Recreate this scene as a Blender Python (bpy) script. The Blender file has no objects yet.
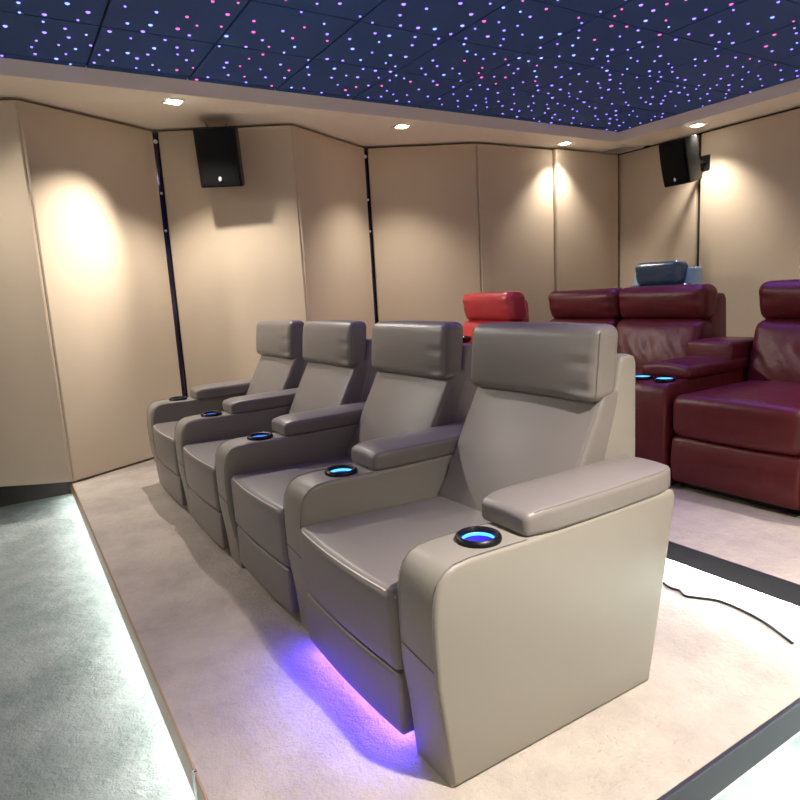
import bpy, bmesh, math, random
from mathutils import Vector, Matrix, Euler, noise
random.seed(7)
scene = bpy.context.scene
COL = scene.collection
PI = math.pi

# ------------------------------------------------------------------ materials
def new_mat(name):
    m = bpy.data.materials.new(name); m.use_nodes = True
    nt = m.node_tree
    b = nt.nodes['Principled BSDF']
    return m, nt, b

def srgb(r, g, b):
    f = lambda c: (c / 255 / 12.92) if c / 255 <= 0.04045 else ((c / 255 + 0.055) / 1.055) ** 2.4
    return (f(r), f(g), f(b), 1)

def noise_node(nt, scale, detail=3, rough=0.5):
    tc = nt.nodes.new('ShaderNodeTexCoord')
    n = nt.nodes.new('ShaderNodeTexNoise'); n.inputs['Scale'].default_value = scale
    n.inputs['Detail'].default_value = detail; n.inputs['Roughness'].default_value = rough
    nt.links.new(tc.outputs['Object'], n.inputs['Vector'])
    return n

def plain(name, col, rough=0.5, metal=0.0, spec=0.5, bump=None, mottle=None):
    """bump = (scale, strength, distance); mottle = (scale, amount) colour variation"""
    m, nt, b = new_mat(name)
    b.inputs['Base Color'].default_value = col
    b.inputs['Roughness'].default_value = rough
    b.inputs['Metallic'].default_value = metal
    b.inputs['Specular IOR Level'].default_value = spec
    if mottle:
        n = noise_node(nt, mottle[0], 4, 0.6)
        r = nt.nodes.new('ShaderNodeValToRGB')
        k = mottle[1]
        r.color_ramp.elements[0].position = 0.3; r.color_ramp.elements[1].position = 0.7
        r.color_ramp.elements[0].color = tuple(c * (1 - k) for c in col[:3]) + (1,)
        r.color_ramp.elements[1].color = tuple(min(1, c * (1 + k)) for c in col[:3]) + (1,)
        nt.links.new(n.outputs['Fac'], r.inputs['Fac'])
        nt.links.new(r.outputs['Color'], b.inputs['Base Color'])
    if bump:
        prev = None
        for (s, st, d) in (bump if isinstance(bump[0], tuple) else (bump,)):
            n = noise_node(nt, s, 3, 0.6)
            bp = nt.nodes.new('ShaderNodeBump'); bp.inputs['Strength'].default_value = st
            bp.inputs['Distance'].default_value = d
            nt.links.new(n.outputs['Fac'], bp.inputs['Height'])
            if prev: nt.links.new(prev.outputs['Normal'], bp.inputs['Normal'])
            prev = bp
        nt.links.new(prev.outputs['Normal'], b.inputs['Normal'])
    return m

def emit(name, col, strength, base=(0.02, 0.02, 0.03, 1)):
    m, nt, b = new_mat(name)
    b.inputs['Base Color'].default_value = base
    b.inputs['Emission Color'].default_value = col
    b.inputs['Emission Strength'].default_value = strength
    return m

M = {}
M['leather'] = plain('taupe_leather', srgb(117, 111, 108), 0.42, spec=0.45, bump=((7, 0.10, 0.012), (420, 0.12, 0.002)))
M['leather_panel'] = plain('taupe_leather_panel', srgb(132, 127, 119), 0.46, spec=0.4, bump=((2.5, 0.08, 0.02), (420, 0.10, 0.002)))
M['stitch'] = plain('stitch_thread', srgb(104, 97, 90), 0.7)
M['piping'] = plain('piping_highlight', srgb(196, 190, 180), 0.4)  # sewn edge, with the seam's highlight put into the pale colour
M['dark'] = plain('dark_lining', srgb(34, 33, 35), 0.7)
M['burgundy'] = plain('burgundy_leather', srgb(88, 27, 29), 0.42, spec=0.4, bump=((7, 0.35, 0.02), (260, 0.15, 0.002)))
M['red'] = plain('red_leather', srgb(165, 52, 56), 0.3, spec=0.5, bump=((9, 0.3, 0.02), (300, 0.12, 0.002)))
M['blue'] = plain('blue_leather', srgb(62, 88, 116), 0.3, spec=0.6, bump=((9, 0.3, 0.02), (300, 0.12, 0.002)))
M['blue_lit'] = plain('blue_leather_lit', srgb(150, 182, 206), 0.35)  # blue leather again, light on the shell put into a paler colour
M['gloss_black'] = plain('gloss_black', srgb(14, 14, 20), 0.12)
M['speaker'] = plain('speaker_cabinet', srgb(18, 18, 20), 0.42, spec=0.3, bump=(300, 0.3, 0.002))
M['grille'] = plain('speaker_grille', srgb(12, 12, 13), 0.7, spec=0.15, bump=(700, 0.5, 0.002))
M['badge'] = plain('badge_silver', srgb(225, 225, 225), 0.3, metal=0.4)
M['fabric'] = plain('wall_fabric', srgb(194, 178, 157), 0.85, spec=0.2, bump=(600, 0.15, 0.002), mottle=(1.2, 0.03))
M['backing'] = plain('wall_backing', srgb(40, 34, 32), 0.8)
M['trim_gloss'] = plain('dark_glossy_trim', srgb(70, 66, 88), 0.15, metal=0.9)
M['soffit'] = plain('soffit_paint', srgb(238, 228, 214), 0.7, spec=0.3)
M['tile'] = plain('star_ceiling_felt', srgb(50, 82, 142), 0.8, spec=0.3, bump=(250, 0.4, 0.003), mottle=(160, 0.12))
M['tile_gap'] = plain('tile_gap', srgb(10, 12, 24), 0.9)
M['metal_strip'] = plain('brushed_metal_strip', srgb(150, 116, 84), 0.35, metal=0.0)
M['dark_strip'] = plain('dark_riser', srgb(44, 46, 56), 0.4)
M['white_paint'] = plain('white_paint', srgb(226, 222, 214), 0.5)
M['chrome'] = plain('chrome', srgb(225, 225, 228), 0.1, metal=1)
M['cable'] = plain('cable', srgb(20, 22, 24), 0.45)
M['wire_red'] = plain('wire_red', srgb(150, 60, 50), 0.5)
M['plain_wall'] = plain('painted_wall', srgb(234, 226, 206), 0.85)
M['lamp'] = emit('lamp_lens', (1, 0.93, 0.82, 1), 30)
M['led_white'] = emit('led_white', (0.84, 1.0, 0.97, 1), 60)
M['led_front'] = emit('led_front', (0.93, 1.0, 0.98, 1), 30)
M['led_blue'] = emit('led_blue', (0.10, 0.04, 1.0, 1), 5)
M['led_cup'] = emit('led_cup', (0.05, 0.30, 1.0, 1), 2.6)
M['led_cup_dim'] = emit('led_cup_dim', (0.04, 0.20, 1.0, 1), 1.2)
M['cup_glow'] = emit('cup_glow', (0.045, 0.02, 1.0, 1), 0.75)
M['cup_black'] = plain('cup_black', srgb(12, 12, 18), 0.38, spec=0.3)
M['star_violet'] = emit('star_violet', (0.24, 0.15, 1.0, 1), 2.4)
M['star_blue'] = emit('star_blue', (0.20, 0.27, 1.0, 1), 2.3)
M['star_pink'] = emit('star_pink', (0.95, 0.12, 0.50, 1), 1.4)

def carpet(name, col, col2):
    m, nt, b = new_mat(name)
    b.inputs['Roughness'].default_value = 0.95
    b.inputs['Specular IOR Level'].default_value = 0.15
    n = noise_node(nt, 3.2, 5, 0.65)
    r = nt.nodes.new('ShaderNodeValToRGB')
    r.color_ramp.elements[0].position = 0.38; r.color_ramp.elements[1].position = 0.62
    r.color_ramp.elements[0].color = col2; r.color_ramp.elements[1].color = col
    nt.links.new(n.outputs['Fac'], r.inputs['Fac'])
    nt.links.new(r.outputs['Color'], b.inputs['Base Color'])
    prev = None
    for s, st, d in ((14, 0.55, 0.03), (70, 0.5, 0.01), (420, 0.6, 0.004)):
        k = noise_node(nt, s, 4, 0.7)
        bp = nt.nodes.new('ShaderNodeBump'); bp.inputs['Strength'].default_value = st; bp.inputs['Distance'].default_value = d
        nt.links.new(k.outputs['Fac'], bp.inputs['Height'])
        if prev: nt.links.new(prev.outputs['Normal'], bp.inputs['Normal'])
        prev = bp
    nt.links.new(prev.outputs['Normal'], b.inputs['Normal'])
    return m
M['carpet'] = carpet('pale_carpet', srgb(188, 178, 167), srgb(170, 160, 152))
M['carpet_low'] = carpet('grey_carpet', srgb(150, 156, 154), srgb(126, 134, 132))

# ------------------------------------------------------------------ mesh helpers
class MB:
    def __init__(s): s.v = []; s.f = []
    def add(s, vf, mat=None):
        v, f = vf
        o = len(s.v)
        s.v += [tuple((mat @ Vector(p)) if mat else p) for p in v]
        s.f += [tuple(i + o for i in q) for q in f]
        return s
    def build(s, name, mat, parent=None, smooth=40):
        me = bpy.data.meshes.new(name)
        me.from_pydata(s.v, [], s.f)
        bm = bmesh.new(); bm.from_mesh(me)
        bmesh.ops.recalc_face_normals(bm, faces=bm.faces)
        bm.to_mesh(me); bm.free()
        me.materials.append(mat)
        if smooth:
            for p in me.polygons: p.use_smooth = True
            me.set_sharp_from_angle(angle=math.radians(smooth))
        o = bpy.data.objects.new(name, me); COL.objects.link(o)
        if parent: o.parent = parent
        return o

def box(x0, x1, y0, y1, z0, z1):
    v = [(x, y, z) for x in (x0, x1) for y in (y0, y1) for z in (z0, z1)]
    f = [(0, 1, 3, 2), (4, 6, 7, 5), (0, 4, 5, 1), (2, 3, 7, 6), (0, 2, 6, 4), (1, 5, 7, 3)]
    return v, f

def bevel_box(x0, x1, y0, y1, z0, z1, r=0.01, seg=2):
    bm = bmesh.new()
    v, f = box(x0, x1, y0, y1, z0, z1)
    vs = [bm.verts.new(p) for p in v]
    for q in f: bm.faces.new([vs[i] for i in q])
    bmesh.ops.recalc_face_normals(bm, faces=bm.faces)
    bmesh.ops.bevel(bm, geom=list(bm.edges), offset=r, segments=seg, profile=0.5, affect='EDGES')
    return dump(bm)

def dump(bm):
    bm.verts.index_update()
    out = ([tuple(v.co) for v in bm.verts], [tuple(v.index for v in f.verts) for f in bm.faces])
    bm.free()
    return out

def soft_box(hx, hy, hz, r, n=(14, 8, 10), fn=None, seg=4):
    """rounded box about the origin (half sizes h, edge radius r); fn(x,y,z) -> (x,y,z) shapes it"""
    def axis(h, k):
        inner = h - r
        a = [-inner - r * math.sin(PI / 4 * (1 - i / seg)) / math.sin(PI / 4) * 1.0 for i in range(seg)]
        m = [-inner + 2 * inner * i / k for i in range(k + 1)]
        b = [-q for q in reversed(a)]
        return a + m + b
    A = [axis(hx, n[0]), axis(hy, n[1]), axis(hz, n[2])]
    H = (hx, hy, hz)
    idx = {}; V = []; F = []
    def vert(p):
        k = tuple(round(c, 6) for c in p)
        if k in idx: return idx[k]
        q = [max(-(H[i] - r), min(H[i] - r, p[i])) for i in range(3)]
        d = Vector([p[i] - q[i] for i in range(3)])
        if d.length > 1e-9: d = d.normalized() * r
        w = [q[i] + d[i] for i in range(3)]
        if fn: w = fn(*w)
        idx[k] = len(V); V.append(tuple(w)); return idx[k]
    for ax in range(3):
        u, w = [(1, 2), (2, 0), (0, 1)][ax]
        for s in (-1, 1):
            for i in range(len(A[u]) - 1):
                for j in range(len(A[w]) - 1):
                    q = []
                    for a, b in ((i, j), (i + 1, j), (i + 1, j + 1), (i, j + 1)):
                        p = [0, 0, 0]; p[ax] = s * H[ax]; p[u] = A[u][a]; p[w] = A[w][b]
                        q.append(vert(p))
                    if len(set(q)) == 4: F.append(tuple(q if s > 0 else reversed(q)))
    return V, F

def prism(profile, x0, x1, r=0.0, seg=3):
    """profile of (y, z), extruded along x, its two outlines rounded by r"""
    bm = bmesh.new()
    a = [bm.verts.new((x0, y, z)) for y, z in profile]
    b = [bm.verts.new((x1, y, z)) for y, z in profile]
    n = len(profile)
    bm.faces.new(a); bm.faces.new(list(reversed(b)))
    for i in range(n): bm.faces.new((a[i], b[i], b[(i + 1) % n], a[(i + 1) % n]))
    bmesh.ops.recalc_face_normals(bm, faces=bm.faces)
    if r:
        e = [x for x in bm.edges if abs(x.verts[0].co.x - x.verts[1].co.x) < 1e-6]
        bmesh.ops.bevel(bm, geom=e, offset=r, segments=seg, profile=0.5, affect='EDGES')
    return dump(bm)

def tube(pts, r, n=8, closed=False):
    pts = [Vector(p) for p in pts]
    V = []; F = []; m = len(pts)
    up = None
    for i, p in enumerate(pts):
        if closed: t = pts[(i + 1) % m] - pts[i - 1]
        else: t = pts[min(i + 1, m - 1)] - pts[max(i - 1, 0)]
        t.normalize()
        if up is None: up = t.orthogonal().normalized()
        up = (up - t * up.dot(t)).normalized()
        s = t.cross(up)
        for k in range(n):
            a = 2 * PI * k / n
            V.append(tuple(p + (up * math.cos(a) + s * math.sin(a)) * r))
    rings = m if closed else m - 1
    for i in range(rings):
        j = (i + 1) % m
        for k in range(n):
            F.append((i * n + k, i * n + (k + 1) % n, j * n + (k + 1) % n, j * n + k))
    if not closed:
        F.append(tuple(range(n))[::-1]); F.append(tuple((m - 1) * n + k for k in range(n)))
    return V, F

def lathe(prof, n=32, c=(0, 0, 0), caps=True):
    V = []; F = []
    m = len(prof)
    for r, z in prof:
        for k in range(n):
            a = 2 * PI * k / n
            V.append((c[0] + r * math.cos(a), c[1] + r * math.sin(a), c[2] + z))
    for i in range(m - 1):
        for k in range(n):
            F.append((i * n + k, i * n + (k + 1) % n, (i + 1) * n + (k + 1) % n, (i + 1) * n + k))
    if caps and prof[0][0] > 1e-6: F.append(tuple(range(n))[::-1])
    if caps and prof[-1][0] > 1e-6: F.append(tuple((m - 1) * n + k for k in range(n)))
    return V, F

def xf(loc=(0, 0, 0), rz=0.0, rx=0.0, ry=0.0):
    return Matrix.Translation(loc) @ Matrix.Rotation(rz, 4, 'Z') @ Matrix.Rotation(rx, 4, 'X') @ Matrix.Rotation(ry, 4, 'Y')

def one(name, vf, mat, parent=None, m=None, smooth=40):
    return MB().add(vf, m).build(name, mat, parent, smooth)

def tag(o, label, cat, group=None):
    o['label'] = label; o['category'] = cat
    if group: o['group'] = group
    return o

def thing(name, label, cat, loc=(0, 0, 0), rz=0.0, group=None):
    o = bpy.data.objects.new(name, None); COL.objects.link(o)
    o.empty_display_size = 0.1
    o.location = loc; o.rotation_euler = (0, 0, rz)
    return tag(o, label, cat, group)

def struct(name, vf, mat, parent=None, smooth=0):
    o = one(name, vf, mat, parent, None, smooth)
    o['kind'] = 'structure'
    return o

def copy_tree(o, parent=None, loc=None):
    c = o.copy(); COL.objects.link(c)
    if parent: c.parent = parent
    if loc: c.location = loc
    for ch in list(o.children): copy_tree(ch, c)
    return c

def cut(o, tools):
    """subtract tool meshes from o"""
    for vf in tools:
        t = one('cutter', vf, M['dark'], o.parent, None, 0)
        md = o.modifiers.new('b', 'BOOLEAN'); md.operation = 'DIFFERENCE'; md.object = t; md.solver = 'EXACT'
        bpy.context.view_layer.update()
        dg = bpy.context.evaluated_depsgraph_get()
        me = bpy.data.meshes.new_from_object(o.evaluated_get(dg))
        o.modifiers.clear()
        o.data = me
        bpy.data.objects.remove(t)
    for p in o.data.polygons: p.use_smooth = True
    o.data.set_sharp_from_angle(angle=math.radians(35))

# ------------------------------------------------------------------ the room
ZS = 2.55      # soffit
ZC = 2.645     # star ceiling
YB = 5.95      # rear wall
XR = 0.66       # wall on the far right
YF = -4.0      # wall behind the photographer
XL = -5.5
struct('floor', box(XL, XR, YF, YB, -0.32, -0.22), M['carpet_low'])

def platform(name, x0, x1, y0, y1, z, lip, inset, sides):
    """carpeted step: a slab with a lip over a recessed white riser"""
    return struct(name, box(x0, x1, y0, y1, z - 0.02, z), M['carpet'])
PX = -0.82
P1 = platform('floor_front_platform', XL, PX, 0.268, 2.13, 0, 0.09, 0.05, None)
P2 = platform('floor_middle_platform', XL, XR, 2.133, 4.2, 0.15, 0.07, 0.05, None)
P3 = struct('floor_rear_platform', box(XL, XR, 4.2, YB, -0.22, 0.30), M['carpet'])
struct('floor_platform_core', box(XL, PX - 0.06, 0.33, 2.16, -0.22, -0.02), M['white_paint'])
struct('floor_step_core', box(XL, XR, 2.19, 4.2, -0.22, 0.13), M['white_paint'])
struct('trim_1', bevel_box(XL, PX, 0.262, 0.274, -0.10, -0.001, 0.003), M['metal_strip'])
struct('trim_2', bevel_box(PX - 0.004, PX + 0.012, 0.262, 2.13, -0.095, -0.002, 0.003), M['dark_strip'])
struct('trim_3', bevel_box(XL, XR, 2.127, 2.139, 0.072, 0.149, 0.003), M['dark_strip'])
# LED profiles tucked under the two lips
tag(one('led_strip', box(-5.4, PX - 0.02, 0.285, 0.30, -0.112, -0.10), M['led_front']), 'glowing white light strip under the front edge of the platform', 'light strip')
tag(one('led_strip', box(-5.4, XR - 0.1, 2.15, 2.162, 0.058, 0.07), M['led_white']), 'glowing white light strip under the step behind the grey recliners', 'light strip')
tag(one('led_strip', box(PX - 0.045, PX - 0.03, 0.34, 2.1, -0.108, -0.096), M['led_front']), 'glowing white light strip under the right hand edge of the platform', 'light strip')
# joint clip on the metal edge
tag(one('edge_clip', bevel_box(-1.56, -1.545, 0.258, 0.27, -0.10, 0.002, 0.003), M['chrome']), 'small shiny joint clip on the metal platform edge', 'clip')

struct('wall_left', box(XL - 0.1, XL, YF, YB, -0.3, 2.8), M['backing'])
struct('wall_rear', box(XL, XR, YB + 0.05, YB + 0.15, -0.3, 2.8), M['backing'])
struct('wall_right', box(XR, XR + 0.1, YF, YB, -0.3, 2.8), M['plain_wall'])
struct('wall_front', box(XL, XR, YF - 0.1, YF, -0.3, 2.8), M['plain_wall'])
# soffit ring: bottom at ZS, inner fascia up to the star ceiling
SX0, SX1, SY0, SY1 = -4.5, -0.30, -3.1, 5.49
sof = MB()
sof.add(box(XL, SX0, YF, YB, ZS, 2.8)); sof.add(box(SX1, XR, YF, YB, ZS, 2.8))
sof.add(box(SX0, SX1, SY1, YB + 0.05, ZS, 2.8)); sof.add(box(SX0, SX1, YF, SY0, ZS, 2.8))
o = sof.build('ceiling_soffit', M['soffit'], None, 0); o['kind'] = 'structure'
# star ceiling: felt tiles with dark gaps, pitch 0.6
struct('ceiling_backing', box(SX0, SX1, SY0, SY1, ZC + 0.012, ZC + 0.05), M['tile_gap'])
tiles = MB()
gx = [-3.84 + 0.593 * i for i in range(-2, 12)]
gy = [3.07 + 0.606 * i for i in range(-12, 6)]
g = 0.006
for i in range(len(gx) - 1):
    for j in range(len(gy) - 1):
        x0, x1 = max(gx[i] + g, SX0), min(gx[i + 1] - g, SX1)
        y0, y1 = max(gy[j] + g, SY0), min(gy[j + 1] - g, SY1)
        if x1 - x0 > 0.03 and y1 - y0 > 0.03: tiles.add(box(x0, x1, y0, y1, ZC, ZC + 0.012))
o = tiles.build('ceiling', M['tile'], None, 0); o['kind'] = 'structure'

# ---- upholstered wall panels
ZV = ZS - 0.018
def panel(p, q, label, z0=0.012, thick=0.05, inset0=0.006, inset1=0.006):
    """fabric panel whose face runs from p to q (plan), thickness behind it"""
    p = Vector((p[0], p[1], 0)); q = Vector((q[0], q[1], 0))
    d = (q - p); L = d.length; d.normalize()
    rz = math.atan2(d.y, d.x)
    # local x along the panel, face at local y = 0 looking to -y after rotation below
    t = thing('wall_panel', label, 'wall panel', (p.x, p.y, z0), rz, 'fabric wall panels')
    w = L - inset0 - inset1; h = ZV - z0
    fn = lambda x, y, z: (x + inset0 + w / 2, y + thick / 2, z + h / 2)
    one('fabric_face', soft_box(w / 2, thick / 2, h / 2, 0.014, (4, 2, 6), fn, 3), M['fabric'], t)
    # sewn edge along both sides
    mb = MB()
    for xx in (inset0 + 0.012, L - inset1 - 0.012):
        mb.add(tube([(xx, 0.001, 0.012), (xx, 0.001, h - 0.012)], 0.0025, 6))
    mb.build('edge_seam', M['fabric'], t)
    return t
# plan points of the folded side wall; travelling towards -y the room lies on the left
W = [(-4.88, -3.48), (-5.41, -2.54), (-4.88, -1.6), (-5.41, -0.67), (-4.885, 0.27), (-5.41, 1.21), (-4.88, 2.14), (-5.42, 3.09), (-4.92, 4.01), (-4.90, 4.98), (-4.88, 5.93)]
wl = ['folded fabric wall panel out towards the front wall', 'second fabric wall panel from the front end of the side wall', 'third fabric wall panel from the front end of the side wall',
      'fabric wall panel left of the one with the bright light pool', 'fabric wall panel washed by a bright white pool of light',
      'fabric wall panel behind the left black speaker', 'narrow looking fabric wall panel angled away, right of the left speaker',
      'wide fabric wall panel behind the third grey recliner, lit from above', 'fabric wall panel left of the light washed seam near the corner',
      'shaded fabric wall panel beside the rear corner of the room']
for i in range(len(W) - 1):
    a, b = W[i], W[i + 1]
    valley = lambda p: p[0] < -5.2
    # face must look into the room (+x): run from low y to high y, thickness towards -x
    ka = 0.019 if valley(a) else 0.006; kb = 0.019 if valley(b) else 0.006
    if i == 8: kb = 0.0
    if i == 9: a = (a[0] + 0.04, a[1]); b = (b[0] + 0.02, b[1]); ka = 0.0
    panel(a, b, wl[i], inset0=ka, inset1=kb)
rear = [(-4.895, -3.95), (-3.915, -2.95), (-2.935, -1.97), (-1.955, -0.99), (-0.975, -0.01), (0.005, 0.65)]
rl = ['fabric rear wall panel behind the right black speaker', 'fabric rear wall panel just right of the right black speaker', 'third fabric panel of the rear wall from the corner', 'fourth fabric panel of the rear wall from the corner',
      'fifth fabric panel of the rear wall from the corner', 'last fabric panel of the rear wall by the plain side wall']
for (a, b), l in zip(rear, rl):
    t = panel((a, YB), (b, YB), l, 0.312, inset0=0.004, inset1=0.004)
# glossy strips in the folds, with silver dots added for their sparkle
for k, (x, y) in enumerate([(-5.43, -0.67), (-5.43, 1.21), (-5.44, 3.09)]):
    o = struct('trim_%d' % (k + 4), bevel_box(x - 0.02, x + 0.006, y - 0.03, y + 0.03, 0.0, ZV, 0.004), M['trim_gloss'], None, 40)
    for z in (2.46, 2.07, 1.78):
        q = 1.6 if z > 2.4 else 1.0
        one('glint_dot', lathe([(0.0, 0.012), (0.008 * q, 0.009), (0.011 * q, 0.0)], 12), M['badge'], o, xf((x + 0.006, y, z), 0, 0, PI / 2))

# ---- downlights
def lamp(x, y, power, aim=None, cone=100, blend=0.6, col=(1.0, 0.92, 0.82)):
    l = bpy.data.lights.new('downlight_lamp', 'SPOT'); l.energy = power; l.color = col
    l.spot_size = math.radians(cone); l.spot_blend = blend; l.shadow_soft_size = 0.03
    lo = bpy.data.objects.new('downlight_lamp', l); COL.objects.link(lo); lo.location = (x, y, ZS - 0.03)
    d = (Vector(aim) - lo.location) if aim else Vector((0, 0, -1))
    lo.rotation_euler = d.to_track_quat('-Z', 'Y').to_euler()

def downlight(x, y, label, power, aim=None, cone=100, blend=0.6, col=(1.0, 0.92, 0.82)):
    t = thing('downlight', label, 'ceiling light', (x, y, ZS), 0, 'recessed downlights')
    fr = MB()
    for a, b, c, d in ((-.066, .066, -.066, -.05), (-.066, .066, .05, .066), (-.066, -.05, -.05, .05), (.05, .066, -.05, .05)):
        fr.add(box(a, b, c, d, -0.006, 0.0))
    fr.build('frame', M['white_paint'], t, 0)
    ln = lathe([(0.0, -0.008), (0.036, -0.006), (0.047, -0.001)], 24)
    rot = Matrix.Identity(4)
    if aim:
        dv = (Vector(aim) - Vector((x, y, ZS))).normalized()
        tl = dv.lerp(Vector((0, 0, -1)), 0.55).normalized()
        rot = Vector((0, 0, -1)).rotation_difference(tl).to_matrix().to_4x4()
    one('lens', ln, M['lamp'], t, Matrix.Translation((0, 0, -0.004)) @ rot)
    lamp(x, y, power, aim, cone, blend, col)
    return t
PW = 85
downlight(-4.66, 1.18, 'square recessed downlight in the soffit left of the left speaker', 170, aim=(-4.97, 0.34, 1.38), cone=54, blend=1.0)
lamp(-4.66, 1.18, 105, (-4.2, 1.3, 0.8), 125, 0.5)
downlight(-4.70, 3.04, 'recessed downlight above the wide wall panel, middle of the side soffit', 80, cone=104, blend=0.9)
downlight(-4.71, 4.95, 'recessed downlight over the light washed seam near the corner', 60, cone=104, blend=0.9)
downlight(-4.68, -0.68, 'recessed downlight in the side soffit towards the front', 100, aim=(-3.6, 1.2, 0.5), cone=100, blend=0.8)
downlight(-4.68, -2.5, 'recessed downlight in the side soffit nearest the front wall', 60, aim=(-3.2, 0.6, 0.5), cone=100, blend=0.8)
downlight(-3.76, 5.66, 'recessed downlight in the rear soffit beside the right speaker', PW, cone=104, blend=0.9)
downlight(-1.9, 5.66, 'recessed downlight in the rear soffit, second from the right speaker', PW)
for k, (y, pw) in enumerate(((-2.5, 30), (-0.68, 60), (1.18, 440), (3.04, 190), (4.95, 90))):
    downlight(-0.10, y, ['first', 'second', 'third', 'fourth', 'fifth'][k] + ' recessed downlight from the front in the opposite soffit', pw, aim=(-0.25, y + 0.1, 0), cone=88, blend=0.85)
for k, x in enumerate((-2.6, -1.2)):  # unseen pair, added to fill in light from the front
    downlight(x, -3.5, ['left', 'right'][k] + ' unseen fill downlight added by the front wall', 20, aim=(x - 0.6, 0.6, 0.5), cone=130, blend=0.8)

# violet wash of the star ceiling
for k, (x, y) in enumerate(((-3.2, 1.9), (-1.4, 1.9), (-2.3, 3.3))):
    l = bpy.data.lights.new('star_wash', 'AREA'); l.shape = 'SQUARE'; l.size = 1.6; l.spread = math.radians(110); l.energy = (2, 2, 13)[k]; l.color = (0.36, 0.20, 1.0)
    lo = bpy.data.objects.new('star_wash', l); COL.objects.link(lo); lo.location = (x, y, ZC - 0.015)

# ---- air vent in the soffit corner
t = thing('air_vent', 'square white air vent in the soffit at the rear corner', 'vent', (-4.72, 5.77, ZS))
vf = MB()
for a, b, c, d in ((-.17, .17, -.17, -.135), (-.17, .17, .135, .17), (-.17, -.135, -.135, .135), (.135, .17, -.135, .135)):
    vf.add(box(a, b, c, d, -0.012, 0))
vf.build('frame', M['white_paint'], t, 0)
one('vent_backing', box(-.135, .135, -.135, .135, -0.001, -0.0003), M['dark'], t, None, 0)
vs = MB()
for k in range(6):
    vs.add(box(-.135, .135, -.015, .015, -0.002, 0.002), xf((0, -0.11 + k * 0.044, -0.006), 0, 0.6))
vs.build('slats', M['white_paint'], t, 0)

# ---- fibre optic stars
pts = []
tries = 0
rs = random.Random(11)
while tries < 60000 and len(pts) < 1000:
    tries += 1
    x = rs.uniform(SX0 + 0.03, -0.35); y = rs.uniform(0.2, SY1 - 0.03)
    if any((x - a) ** 2 + (y - b) ** 2 < 0.086 ** 2 for a, b in pts): continue
    if min(abs(x - q) for q in gx) < 0.012 or min(abs(y - q) for q in gy) < 0.012: continue
    pts.append((x, y))
far = []
tries = 0
while tries < 9000 and len(far) < 620:
    tries += 1
    x = rs.uniform(SX0 + 0.03, SX1 - 0.03); y = rs.uniform(SY0 + 0.03, 0.15)
    if any((x - a) ** 2 + (y - b) ** 2 < 0.086 ** 2 for a, b in far): continue
    far.append((x, y))
CAM = Vector((0, 0, 1.18))
# ------------------------------------------------------------------ camera
RC = ((0.5281441833, 0.8472266293, -0.0571905603), (0.1101879567, -0.1351579567, -0.9846780901), (-0.8419752585, 0.5137502947, -0.1647370598))
cam = bpy.data.cameras.new('camera'); co = bpy.data.objects.new('camera', cam); COL.objects.link(co)
cam.sensor_width = 36; cam.lens = 636.288774 / 800 * 36; cam.clip_start = 0.01
r, dn, fw = RC
m = Matrix(((r[0], -dn[0], -fw[0], CAM[0]), (r[1], -dn[1], -fw[1], CAM[1]), (r[2], -dn[2], -fw[2], CAM[2]), (0, 0, 0, 1)))
co.matrix_world = m
scene.camera = co

# stars: the largest in view are lights of their own, the others one mass
def pix(p):
    d = Vector(p) - CAM
    z = d.dot(Vector(fw))
    return (400 + 636.29 * d.dot(Vector(r)) / z, 400 + 636.29 * d.dot(Vector(dn)) / z, z)
cand = []; rest = []
for (x, y) in pts:
    px, py, z = pix((x, y, ZC))
    if z > 0.3 and -5 < px < 805 and py > -8: cand.append((z, x, y))
    else: rest.append((x, y))
cand.sort()
def star_vf(rad):
    return lathe([(0.0, -0.006), (rad * 0.6, -0.0048), (rad * 0.9, -0.0022), (rad, 0.0)], 10)
kinds = {'violet': ('small violet star light set in the dark blue ceiling', 'violet star lights in the ceiling'),
         'blue': ('small pale blue star light set in the dark blue ceiling', 'pale blue star lights in the ceiling'),
         'pink': ('small pink red star light set in the dark blue ceiling', 'pink red star lights in the ceiling')}
proto = {}
def star_kind(x, y):
    # pink ones gather in loose drifts
    v = noise.noise(Vector((x * 1.1, y * 1.1, 3.0))) + rs.uniform(-0.5, 0.5)
    return 'pink' if v > 0.28 else ('blue' if rs.random() < 0.35 else 'violet')
more = MB()
for i, (z, x, y) in enumerate(cand):
    k = star_kind(x, y)
    size = rs.choice((0, 0, 1, 1, 2))
    if i < 300:
        if (k, size) not in proto:
            o = one('star_light', star_vf((0.007, 0.009, 0.0115)[size]), M['star_' + k], None, None, 60)
            proto[(k, size)] = o
        else:
            o = proto[(k, size)].copy(); COL.objects.link(o)
        o.location = (x, y, ZC)
        tag(o, kinds[k][0], 'star light', kinds[k][1])
    else:
        more.add(star_vf((0.007, 0.009, 0.0115)[size]), Matrix.Translation((x, y, ZC)))
for x, y in rest + far: more.add(star_vf(0.008), Matrix.Translation((x, y, ZC)))
if len(more.v):
    o = more.build('star_lights', M['star_violet'], None, 60); o['kind'] = 'stuff'
    tag(o, 'the many further tiny star lights scattered over the rest of the dark blue ceiling', 'star lights')

# ------------------------------------------------------------------ grey recliners
SEAT_HX = 0.303; ARM0, ARM1 = 0.320, 0.487
ARM_PROFILE = [(0.016, 0.0), (0.004, 0.15), (-0.012, 0.276), (-0.014, 0.40), (-0.012, 0.455), (-0.005, 0.50), (0.008, 0.531), (0.026, 0.550), (0.050, 0.560), (0.10, 0.565),
               (0.28, 0.562), (0.54, 0.566), (0.83, 0.574), (0.850, 0.568), (0.858, 0.550), (0.856, 0.53), (0.828, 0.388), (0.772, 0.119), (0.745, 0.0)]
CUP_Y = 0.185

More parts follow.
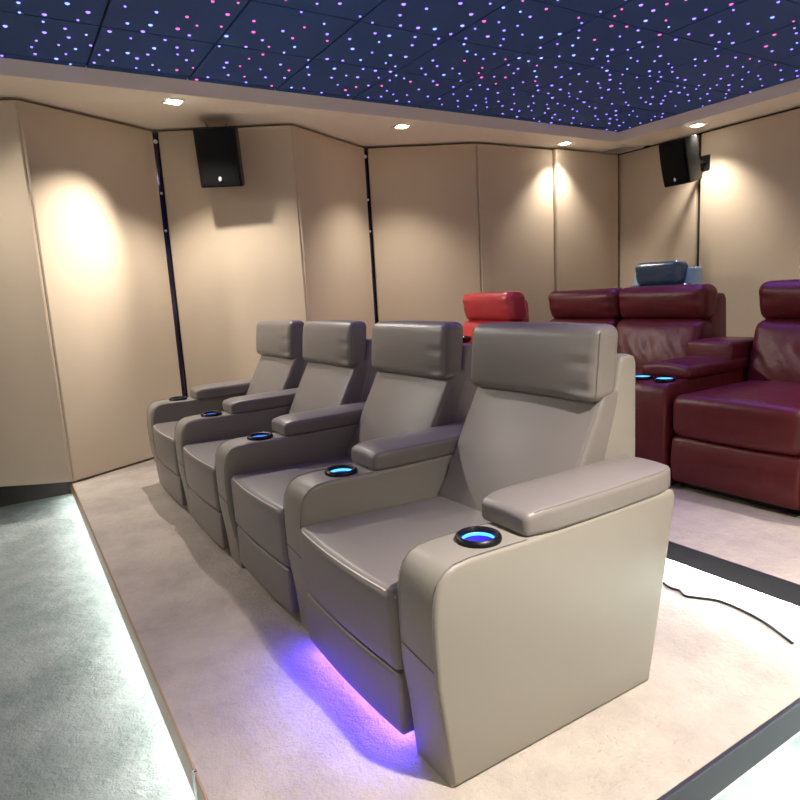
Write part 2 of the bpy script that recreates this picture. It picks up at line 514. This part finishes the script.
def seat_fn(x, y, z):
    u = x / SEAT_HX
    Y = y + 0.315; Zv = z + 0.329
    front = max(0.0, 1 - (Y + 0.045) / 0.30)
    top = max(0.0, (z + 0.0) / 0.10)
    Y -= 0.030 * (1 - u * u) * front * front * (0.45 + 0.55 * max(0, min(1, (z + 0.10) / 0.2)))
    Zv += 0.014 * (1 - u * u) * min(1, top) * (0.3 + 0.7 * min(1, (Y + 0.05) / 0.2)) - 0.030 * min(1, top) * max(0, Y - 0.05)
    # soft folds near the two front corners
    Zv += 0.003 * math.sin(x * 60) * front * abs(u) ** 6
    return (x, Y, Zv)

def pad_vf(mirror=1, hw=0.112, x_c=0.374):
    def fn(x, y, z):
        u = x / hw; v = y / 0.292
        # rounded plan at the front end and the far rear corner
        if v < -0.6: x *= 1 - 0.16 * ((-v - 0.6) / 0.4) ** 2
        if v > 0.7: x *= 1 - 0.22 * ((v - 0.7) / 0.3) ** 2
        Zv = z + 0.595
        if z > 0: Zv += 0.016 * (1 - u * u) * (1 - 0.6 * v * v)
        if v < -0.75 and z > 0: Zv -= 0.012 * ((-v - 0.75) / 0.25) ** 2
        Zv += 0.007 * max(0, v)
        return (x_c + mirror * x, y + 0.572, Zv)
    return fn

def make_arm(parent, x0, x1, pad_c, mirror, lit):
    a = one('armrest', prism(ARM_PROFILE, x0, x1, 0.012, 3), M['leather_panel'], parent, None, 35)
    cx = (x0 + x1) / 2
    cut(a, [lathe([(0.050, -0.075), (0.050, 0.05)], 40, (cx, CUP_Y, 0.565))])
    # padded top
    fn = pad_vf(mirror, 0.106, pad_c)
    p = one('arm_pad', soft_box(0.106, 0.292, 0.034, 0.016, (8, 16, 2), fn, 4), M['leather'], a)
    st = MB()
    for s in (-1, 1):
        line = []
        for k in range(25):
            y = -0.262 + 0.535 * k / 24
            line.append(fn(s * 0.099, y, 0.0312))
        st.add(tube(line, 0.0013, 5))
    line = [fn(0.09 * math.cos(q), -0.268 - 0.0 * math.sin(q), 0.0275) for q in [PI * k / 8 for k in range(9)]]
    st.build('stitching', M['stitch'], a)
    # seams that follow the panel outline, and the cross seam on the arm front
    sm = MB()
    for s, xx in ((-1, x0), (1, x1)):
        line = [(xx - s * 0.0085, y - 0.0022 * (1 if y < 0.02 else 0), z + (0.0018 if y > 0.03 else 0.0)) for y, z in ARM_PROFILE[1:11]]
        sm.add(tube(line, 0.0011, 6))
    sm.add(tube([(x0 + 0.012, -0.0135, 0.326), (cx, -0.0140, 0.318), (x1 - 0.010, -0.0132, 0.310)], 0.0014, 5))
    sm.build('seam', M['stitch'], a)
    # cup holder: raised glossy rim, deep well, ring of light just under the rim
    c = (cx, CUP_Y, 0.563)
    one('cup_holder', lathe([(0.049, -0.002), (0.058, 0.0), (0.0595, 0.006), (0.057, 0.013), (0.052, 0.0165), (0.046, 0.015), (0.043, 0.010), (0.0425, 0.004), (0.042, -0.064), (0.0, -0.066)], 40, c, False), M['cup_black'], a)
    if c:
        one('cup_light', lathe([(0.0415, -0.005), (0.0395, -0.003), (0.0395, 0.002), (0.0415, 0.004)], 40, c, False), M['led_cup'] if lit else M['led_cup_dim'], a)['label'] = 'blue glowing ring inside the cup holder'
        one('cup_inner_glow', lathe([(0.0, -0.048), (0.039, -0.046), (0.0408, -0.006)], 40, c, False), M['cup_glow'], a)['label'] = 'inside of the cup holder, its deep blue light put in as glow'  # well emits by itself, standing in for the ring's blue light on it
    return a

def make_recliner(label, loc):
    t = thing('recliner', label, 'recliner', loc, 0, 'grey recliners in the front row')
    # seat
    seat = one('seat', soft_box(SEAT_HX, 0.33, 0.112, 0.026, (16, 14, 6), seat_fn, 5), M['leather'], t)
    pp = []
    for k in range(33):
        x = -(SEAT_HX - 0.006) + 2 * (SEAT_HX - 0.006) * k / 32
        c = 0.0 if abs(x) < SEAT_HX - 0.026 else 0.007
        pp.append(seat_fn(x, -0.33 + 0.026 * 0.29 + c, 0.112 - 0.026 * 0.29 - c))
    one('piping', tube(pp, 0.0026, 7), M['piping'], seat)['label'] = 'sewn edge along the seat front, seam highlight put into its pale colour'
    # footrest panel under the seat
    def foot_fn(x, y, z):
        u = x / 0.306; w = z / 0.083
        return (x, y + 0.014 - 0.012 * (1 - u * u), z + 0.125)
    fr = one('footrest', soft_box(0.302, 0.022, 0.087, 0.010, (10, 1, 5), foot_fn, 4), M['leather'], t)
    # base behind the footrest
    one('base', box(-0.296, 0.296, 0.10, 0.72, 0.0, 0.24), M['dark'], t, None, 0)
    # backrest cushion
    def back_fn(x, y, z):
        u = x / 0.30; w = (z + 0.225) / 0.45
        front = max(0.0, min(1, -y / 0.07))
        wr = 0.004 * math.sin(z * 70 + 2 * u) * abs(u) ** 3 * math.exp(-((z + 0.12) / 0.10) ** 2)
        Y = y + 0.635 + 0.47 * (z + 0.225) - front * (0.034 * (1 - u * u) * (1 - (2 * w - 0.9) ** 2 * 0.6)) + wr * front - 0.025 * front * (1 - w)
        X = x
        return (X, Y, z + 0.625)
    bk = one('backrest', soft_box(0.302, 0.075, 0.235, 0.020, (18, 3, 16), back_fn, 5), M['leather'], t)
    for s in (-1, 1):
        one('seam', tube([back_fn(s * 0.2935, -0.0705, -0.20 + 0.41 * k / 20) for k in range(21)], 0.0016, 5), M['stitch'], bk)
    # headrest pillow
    def head_fn(x, y, z):
        u = x / 0.310; w = z / 0.115
        front = max(0.0, min(1, -y / 0.055))
        pinch = math.exp(-((x - 0.257) / 0.05) ** 2)
        wr = pinch * (0.0040 * math.sin(z * 88 + 1.3) + 0.0025 * math.sin(z * 150 + 0.6)) * (0.5 - 0.5 * w) 
        Y = y + 0.783 - front * 0.010 * (1 - u ** 6) * (1 - w * w * 0.9) + front * wr + front * 0.004 * pinch
        Zv = z + 0.934 + 0.005 * (1 - u * u) * (1 if z > 0 else 0)
        Y += 0.012 * w
        return (x, Y, Zv)
    hd = one('headrest', soft_box(0.305, 0.057, 0.117, 0.036, (26, 4, 14), head_fn, 6), M['leather'], t)
    for s in (-1, 1):
        one('seam', tube([head_fn(s * 0.3005, -0.041, -0.098 + 0.196 * k / 18) for k in range(19)], 0.0022, 5), M['stitch'], hd)
    # outer shell of the back
    prof = [(0.70, 0.14), (0.70, 0.48), (0.81, 0.80), (0.840, 0.935), (0.852, 0.950), (0.885, 0.955), (0.908, 0.948), (0.918, 0.93), (0.918, 0.60), (0.89, 0.14)]
    one('back_shell', prism(prof, -0.303, 0.303, 0.014, 3), M['leather_panel'], t, None, 40)
    return t

X0 = -1.600; PITCH = 0.804; YC = 0.750
names = ['grey recliner nearest the camera, violet light glowing under its footrest', 'second grey recliner from the camera, between two others with unlit base',
         'third grey recliner from the camera, one from the far end', 'farthest grey recliner, at the wall end of the front row']
protoR = make_recliner(names[0], (X0, YC, 0))
recl = [protoR]
for k in range(1, 4):
    c = copy_tree(protoR, None, (X0 - PITCH * k + (0, 0.008, 0.020, 0.022)[k], YC + (0, 0.018, 0.0, 0.0)[k], 0))
    c['label'] = names[k]; recl.append(c)
arm_lit = make_arm(recl[0], ARM0, ARM1, 0.383, 1, True)
arm2 = copy_tree(arm_lit, recl[1])
arm_dim = make_arm(recl[2], ARM0, ARM1, 0.383, 1, False)
copy_tree(arm_dim, recl[3])
make_arm(recl[3], -ARM1 + 0.003, -ARM0 + 0.003, -0.380, -1, False)
# light strip under the nearest footrest
one('base_light', box(-0.29, 0.29, 0.060, 0.075, 0.040, 0.050), M['led_blue'], recl[0], None, 0)['label'] = 'violet blue light strip under the footrest'
for tilt, pw, cl in ((-66, 8.0, (0.07, 0.03, 1.0)), (-28, 0.5, (0.03, 0.05, 1.0))):
    l = bpy.data.lights.new('base_glow', 'AREA'); l.shape = 'RECTANGLE'; l.size = 0.56; l.size_y = 0.02
    l.energy = pw; l.color = cl
    lo = bpy.data.objects.new('base_glow', l); COL.objects.link(lo); lo.location = (X0, YC + 0.048, 0.037)
    lo.rotation_euler = (math.radians(tilt), 0, 0)

# ------------------------------------------------------------------ recliners of the rows behind
def make_lounge(label, loc, mat, hw=0.31, top=1.0, head_h=0.19, head_hw=None, shell_hw=None, shell_top=None, group=None, tuft=True, name='recliner', shell_mat=None):
    t = thing(name, label, 'recliner', loc, 0, group)
    head_hw = head_hw or hw - 0.004; shell_hw = shell_hw or hw - 0.004; shell_top = shell_top or top - 0.06
    def sfn(x, y, z):
        u = x / hw
        return (x, y + 0.33 - 0.02 * (1 - u * u) * max(0, -y / 0.33), z + 0.37 + 0.014 * (1 - u * u) * (1 if z > 0 else 0))
    seat = one('seat', soft_box(hw - 0.006, 0.34, 0.10, 0.045, (10, 10, 4), sfn, 4), mat, t)
    def ffn(x, y, z): return (x, y + 0.03 - 0.015 * (1 - (z / 0.11) ** 2), z + 0.155)
    one('footrest', soft_box(hw - 0.01, 0.03, 0.115, 0.02, (8, 1, 6), ffn, 3), mat, t)
    one('base', box(-hw + 0.01, hw - 0.01, 0.08, 0.8, 0, 0.26), M['dark'], t, None, 0)
    hb = top - head_h
    bh = (hb - 0.42) / 2
    def bfn(x, y, z):
        u = x / hw; w = z / bh
        front = max(0, -y / 0.1)
        f = 0.0
        if tuft: f = 0.012 * math.exp(-(x / 0.055) ** 2 - ((z - bh * 0.25) / 0.05) ** 2) + 0.004 * math.sin(x * 70 + 3 * math.sin(z * 22)) * math.exp(-((z + 0.0) / 0.09) ** 2)
        return (x, y + 0.70 + 0.25 * (z + bh) - front * 0.035 * (1 - u * u) * (1 - w * w) + front * f, z + 0.42 + bh)
    one('backrest', soft_box(hw - 0.006, 0.1, bh + 0.01, 0.05, (20, 3, 16), bfn, 4), mat, t)
    def hfn(x, y, z):
        u = x / head_hw; w = z / (head_h / 2)
        front = max(0, min(1, -y / 0.09))
        pin = math.exp(-((abs(x) - head_hw + 0.05) / 0.05) ** 2)
        return (x, y + 0.80 - front * 0.03 * (1 - u ** 4) * (1 - w * w) + front * pin * 0.003 * math.sin(z * 90) - 0.02 * w, z + top - head_h / 2)
    one('headrest', soft_box(head_hw, 0.09, head_h / 2, 0.055, (18, 3, 10), hfn, 5), mat, t)
    prof = [(0.72, 0.1), (0.74, 0.5), (0.82, shell_top - 0.02), (0.84, shell_top), (0.92, shell_top), (0.94, shell_top - 0.03), (0.96, 0.5), (0.94, 0.1)]
    sh = one('back_shell', prism(prof, -shell_hw, shell_hw, 0.02, 3), shell_mat or mat, t, None, 40)
    if shell_mat: sh['label'] = 'outer shell of the back, the light on it put into a paler blue'
    return t

Z2 = 0.15; Y2 = 2.70
make_lounge('burgundy leather recliner half hidden behind the nearest grey headrest, left of its twin', (-3.135, Y2, Z2), M['burgundy'], 0.312, 0.985, 0.21, group='burgundy recliners')
make_lounge('burgundy leather recliner with purple sheen and gathered back, left of the console', (-2.510, Y2, Z2), M['burgundy'], 0.312, 0.985, 0.21, group='burgundy recliners')
make_lounge('burgundy leather recliner on the right of the cup holder console', (-1.60, Y2, Z2), M['burgundy'], 0.312, 0.985, 0.21, group='burgundy recliners')

def console(label, x0, x1, y, z, mat, cups, cat='console'):
    w = x1 - x0
    t = thing('console', label, cat, ((x0 + x1) / 2, y, z))
    prof = [(0.0, 0.0), (-0.01, 0.30), (-0.006, 0.47), (0.006, 0.505), (0.03, 0.522), (0.08, 0.528), (0.85, 0.528), (0.85, 0.0)]
    b = one('body', prism(prof, -w / 2, w / 2, 0.016, 3), mat, t, None, 35)
    def fn(x, yy, zz):
        return (x, yy + 0.435, zz + 0.557 + 0.014 * (1 - (x / (w / 2)) ** 2) * (1 if zz > 0 else 0))
    one('arm_pad', soft_box(w / 2 + 0.012, 0.27, 0.032, 0.026, (6, 10, 2), fn, 4), mat, t)
    if len(cups) > 1:
        one('back_panel', bevel_box(-w / 2, w / 2, 0.54, 0.86, 0.50, 0.68, 0.02, 3), mat, t, None, 40)
    for cx in cups:
        c = (cx, 0.082, 0.5265)
        h = one('cup_holder', lathe([(0.049, 0.0), (0.054, 0.004), (0.052, 0.014), (0.046, 0.015), (0.043, 0.010), (0.042, 0.001), (0.0, 0.001)], 28, c), M['gloss_black'], t)
        one('cup_light', lathe([(0.0415, 0.002), (0.0415, 0.010)], 28, c, False), M['led_cup'], h)['label'] = 'blue glowing ring inside the cup holder'
    return t
console('burgundy leather console with blue lit cup holders between two burgundy recliners', -2.185, -1.92, Y2 - 0.02, Z2, M['burgundy'], (-0.066, 0.066))
console('burgundy leather arm box at the right end of the burgundy row', -1.28, -1.12, Y2, Z2, M['burgundy'], (0.0,))


rr = make_lounge('bright red leather recliner seen between the grey headrests', (-3.93, 2.52, Z2), M['red'], 0.305, 1.0, 0.23, shell_hw=0.25, shell_top=0.93, tuft=False)
prof = [(0.0, 0.0), (0.0, 0.50), (0.02, 0.545), (0.06, 0.56), (0.70, 0.56), (0.74, 0.50), (0.74, 0.0)]
ra = one('armrest', prism(prof, -0.48, -0.31, 0.02, 3), M['red'], rr, None, 35)
one('tray_post', tube([(-0.43, 0.45, 0.555), (-0.43, 0.45, 0.60), (-0.16, 0.45, 0.625)], 0.012, 8), M['gloss_black'], rr)
tr = one('swivel_tray', lathe([(0.0, 0.0), (0.10, 0.002), (0.115, 0.02), (0.118, 0.045), (0.108, 0.045), (0.10, 0.018), (0.0, 0.014)], 32, (-0.07, 0.47, 0.625)), M['gloss_black'], rr)
tr['label'] = 'round glossy black tray'
one('tray_highlight', lathe([(0.0, 0.0), (0.035, 0.0), (0.06, 0.03), (0.056, 0.03), (0.03, 0.006), (0.0, 0.005)], 24, (-0.09, 0.47, 0.645)), M['white_paint'], tr)['label'] = 'white highlight on the tray, put in as a shallow bowl'  # pale bowl added for the white highlight on the tray

make_lounge('blue leather recliner on the highest platform in front of the rear wall', (-3.73, 4.33, 0.30), M['blue'], 0.32, 1.03, 0.21, head_hw=0.235, shell_hw=0.315, shell_top=0.965, tuft=False, shell_mat=M['blue_lit'])

# ------------------------------------------------------------------ speakers
def speaker(label, loc, yaw, tilt, w, h, d, taper, wall):
    t = thing('speaker', label, 'speaker', loc, yaw)
    R = Matrix.Rotation(tilt, 4, 'X')
    # cabinet narrows towards the back, curved sides
    bm = bmesh.new()
    n = 7
    plan = [(-w / 2, -d / 2), (w / 2, -d / 2)] + [(w / 2 - taper * (k / n) ** 1.5, -d / 2 + d * k / n) for k in range(1, n + 1)] + [(-w / 2 + taper * (k / n) ** 1.5, -d / 2 + d * k / n) for k in range(n, 0, -1)]
    a = [bm.verts.new((x, y, -h / 2)) for x, y in plan]; b = [bm.verts.new((x, y, h / 2)) for x, y in plan]
    bm.faces.new(list(reversed(a))); bm.faces.new(b)
    for i in range(len(plan)): bm.faces.new((a[i], a[(i + 1) % len(plan)], b[(i + 1) % len(plan)], b[i]))
    bmesh.ops.bevel(bm, geom=[e for e in bm.edges], offset=0.006, segments=2, affect='EDGES', clamp_overlap=True)
    one('cabinet', dump(bm), M['speaker'], t, R, 30)
    def gf(x, y, z):
        return (x, y - d / 2 - 0.004 - 0.010 * (1 - (2 * z / h) ** 2), z)
    gr = one('grille', soft_box(w / 2 - 0.008, 0.008, h / 2 - 0.008, 0.006, (6, 1, 12), gf, 2), M['grille'], t, R)
    one('badge', lathe([(0.0, 0.004), (0.009, 0.003), (0.012, 0.0)], 16), M['badge'], gr, R @ Matrix.Translation((0, -d / 2 - 0.021, -h * 0.36)) @ Matrix.Rotation(PI / 2, 4, 'X') @ Matrix.Scale(1.5, 4, (0, 1, 0)))
    # bracket back to the wall
    p = Vector(wall) - Vector(loc)
    p = Matrix.Rotation(-yaw, 4, 'Z') @ p
    q = R @ Vector((0, d / 2 - 0.02, 0))
    mb = MB().add(tube([q, q.lerp(p, 0.5), p], 0.016, 10))
    mb.add(box(-0.05, 0.05, -0.006, 0.006, -0.07, 0.07), Matrix.Translation(p) )
    mb.build('bracket', M['speaker'], t)
    return t
ls = speaker('black speaker on the left side wall panel, tilted down', (-5.0, 1.577, 2.279), 1.097, 0.224, 0.306, 0.42, 0.22, 0.008, (-5.20, 1.625, 2.25))
ca = MB()
for s in (0, 1):
    ca.add(tube([(-0.06 + 0.11 * s, 0.02, 0.19), (-0.075 + 0.14 * s, 0.0, 0.235), (-0.10 + 0.17 * s, 0.06, 0.262)], 0.0025, 6))
ca.build('speaker_wire', M['wire_red'], ls)
speaker('black speaker on the rear wall in the right corner, tilted down', (-3.878, 5.61, 2.253), -0.021, 0.241, 0.273, 0.40, 0.23, 0.03, (-3.86, 5.95, 2.25))

# ------------------------------------------------------------------ power cord on the carpet
cp = [(-1.75, 1.93), (-1.60, 2.02), (-1.50, 2.06), (-1.434, 2.045), (-1.396, 2.05), (-1.36, 2.03), (-1.325, 2.05), (-1.25, 2.09), (-1.1, 2.07), (-0.95, 2.0)]
def smooth_path(p, z, n=6):
    out = []
    for i in range(len(p) - 1):
        a = p[max(i - 1, 0)]; b = p[i]; c = p[i + 1]; d = p[min(i + 2, len(p) - 1)]
        for k in range(n):
            t = k / n
            f = lambda a, b, c, d: 0.5 * (2 * b + (c - a) * t + (2 * a - 5 * b + 4 * c - d) * t * t + (3 * b - a - 3 * c + d) * t ** 3)
            out.append((f(a[0], b[0], c[0], d[0]), f(a[1], b[1], c[1], d[1]), z))
    return out
tag(one('power_cord', tube(smooth_path(cp, 0.005), 0.005, 8), M['cable']), 'thin dark power cord lying on the carpet by the lit step', 'cord')

# ------------------------------------------------------------------ view
w = bpy.data.worlds.new('world'); scene.world = w
w.use_nodes = True
w.node_tree.nodes['Background'].inputs['Color'].default_value = (0, 0, 0, 1)
scene.view_settings.view_transform = 'Standard'
scene.view_settings.look = 'None'
scene.view_settings.gamma = 1
scene.view_settings.use_curve_mapping = False
scene.view_settings.exposure = 0.45
scene.cycles.max_bounces = 8
scene.cycles.diffuse_bounces = 5
scene.cycles.use_denoising = True
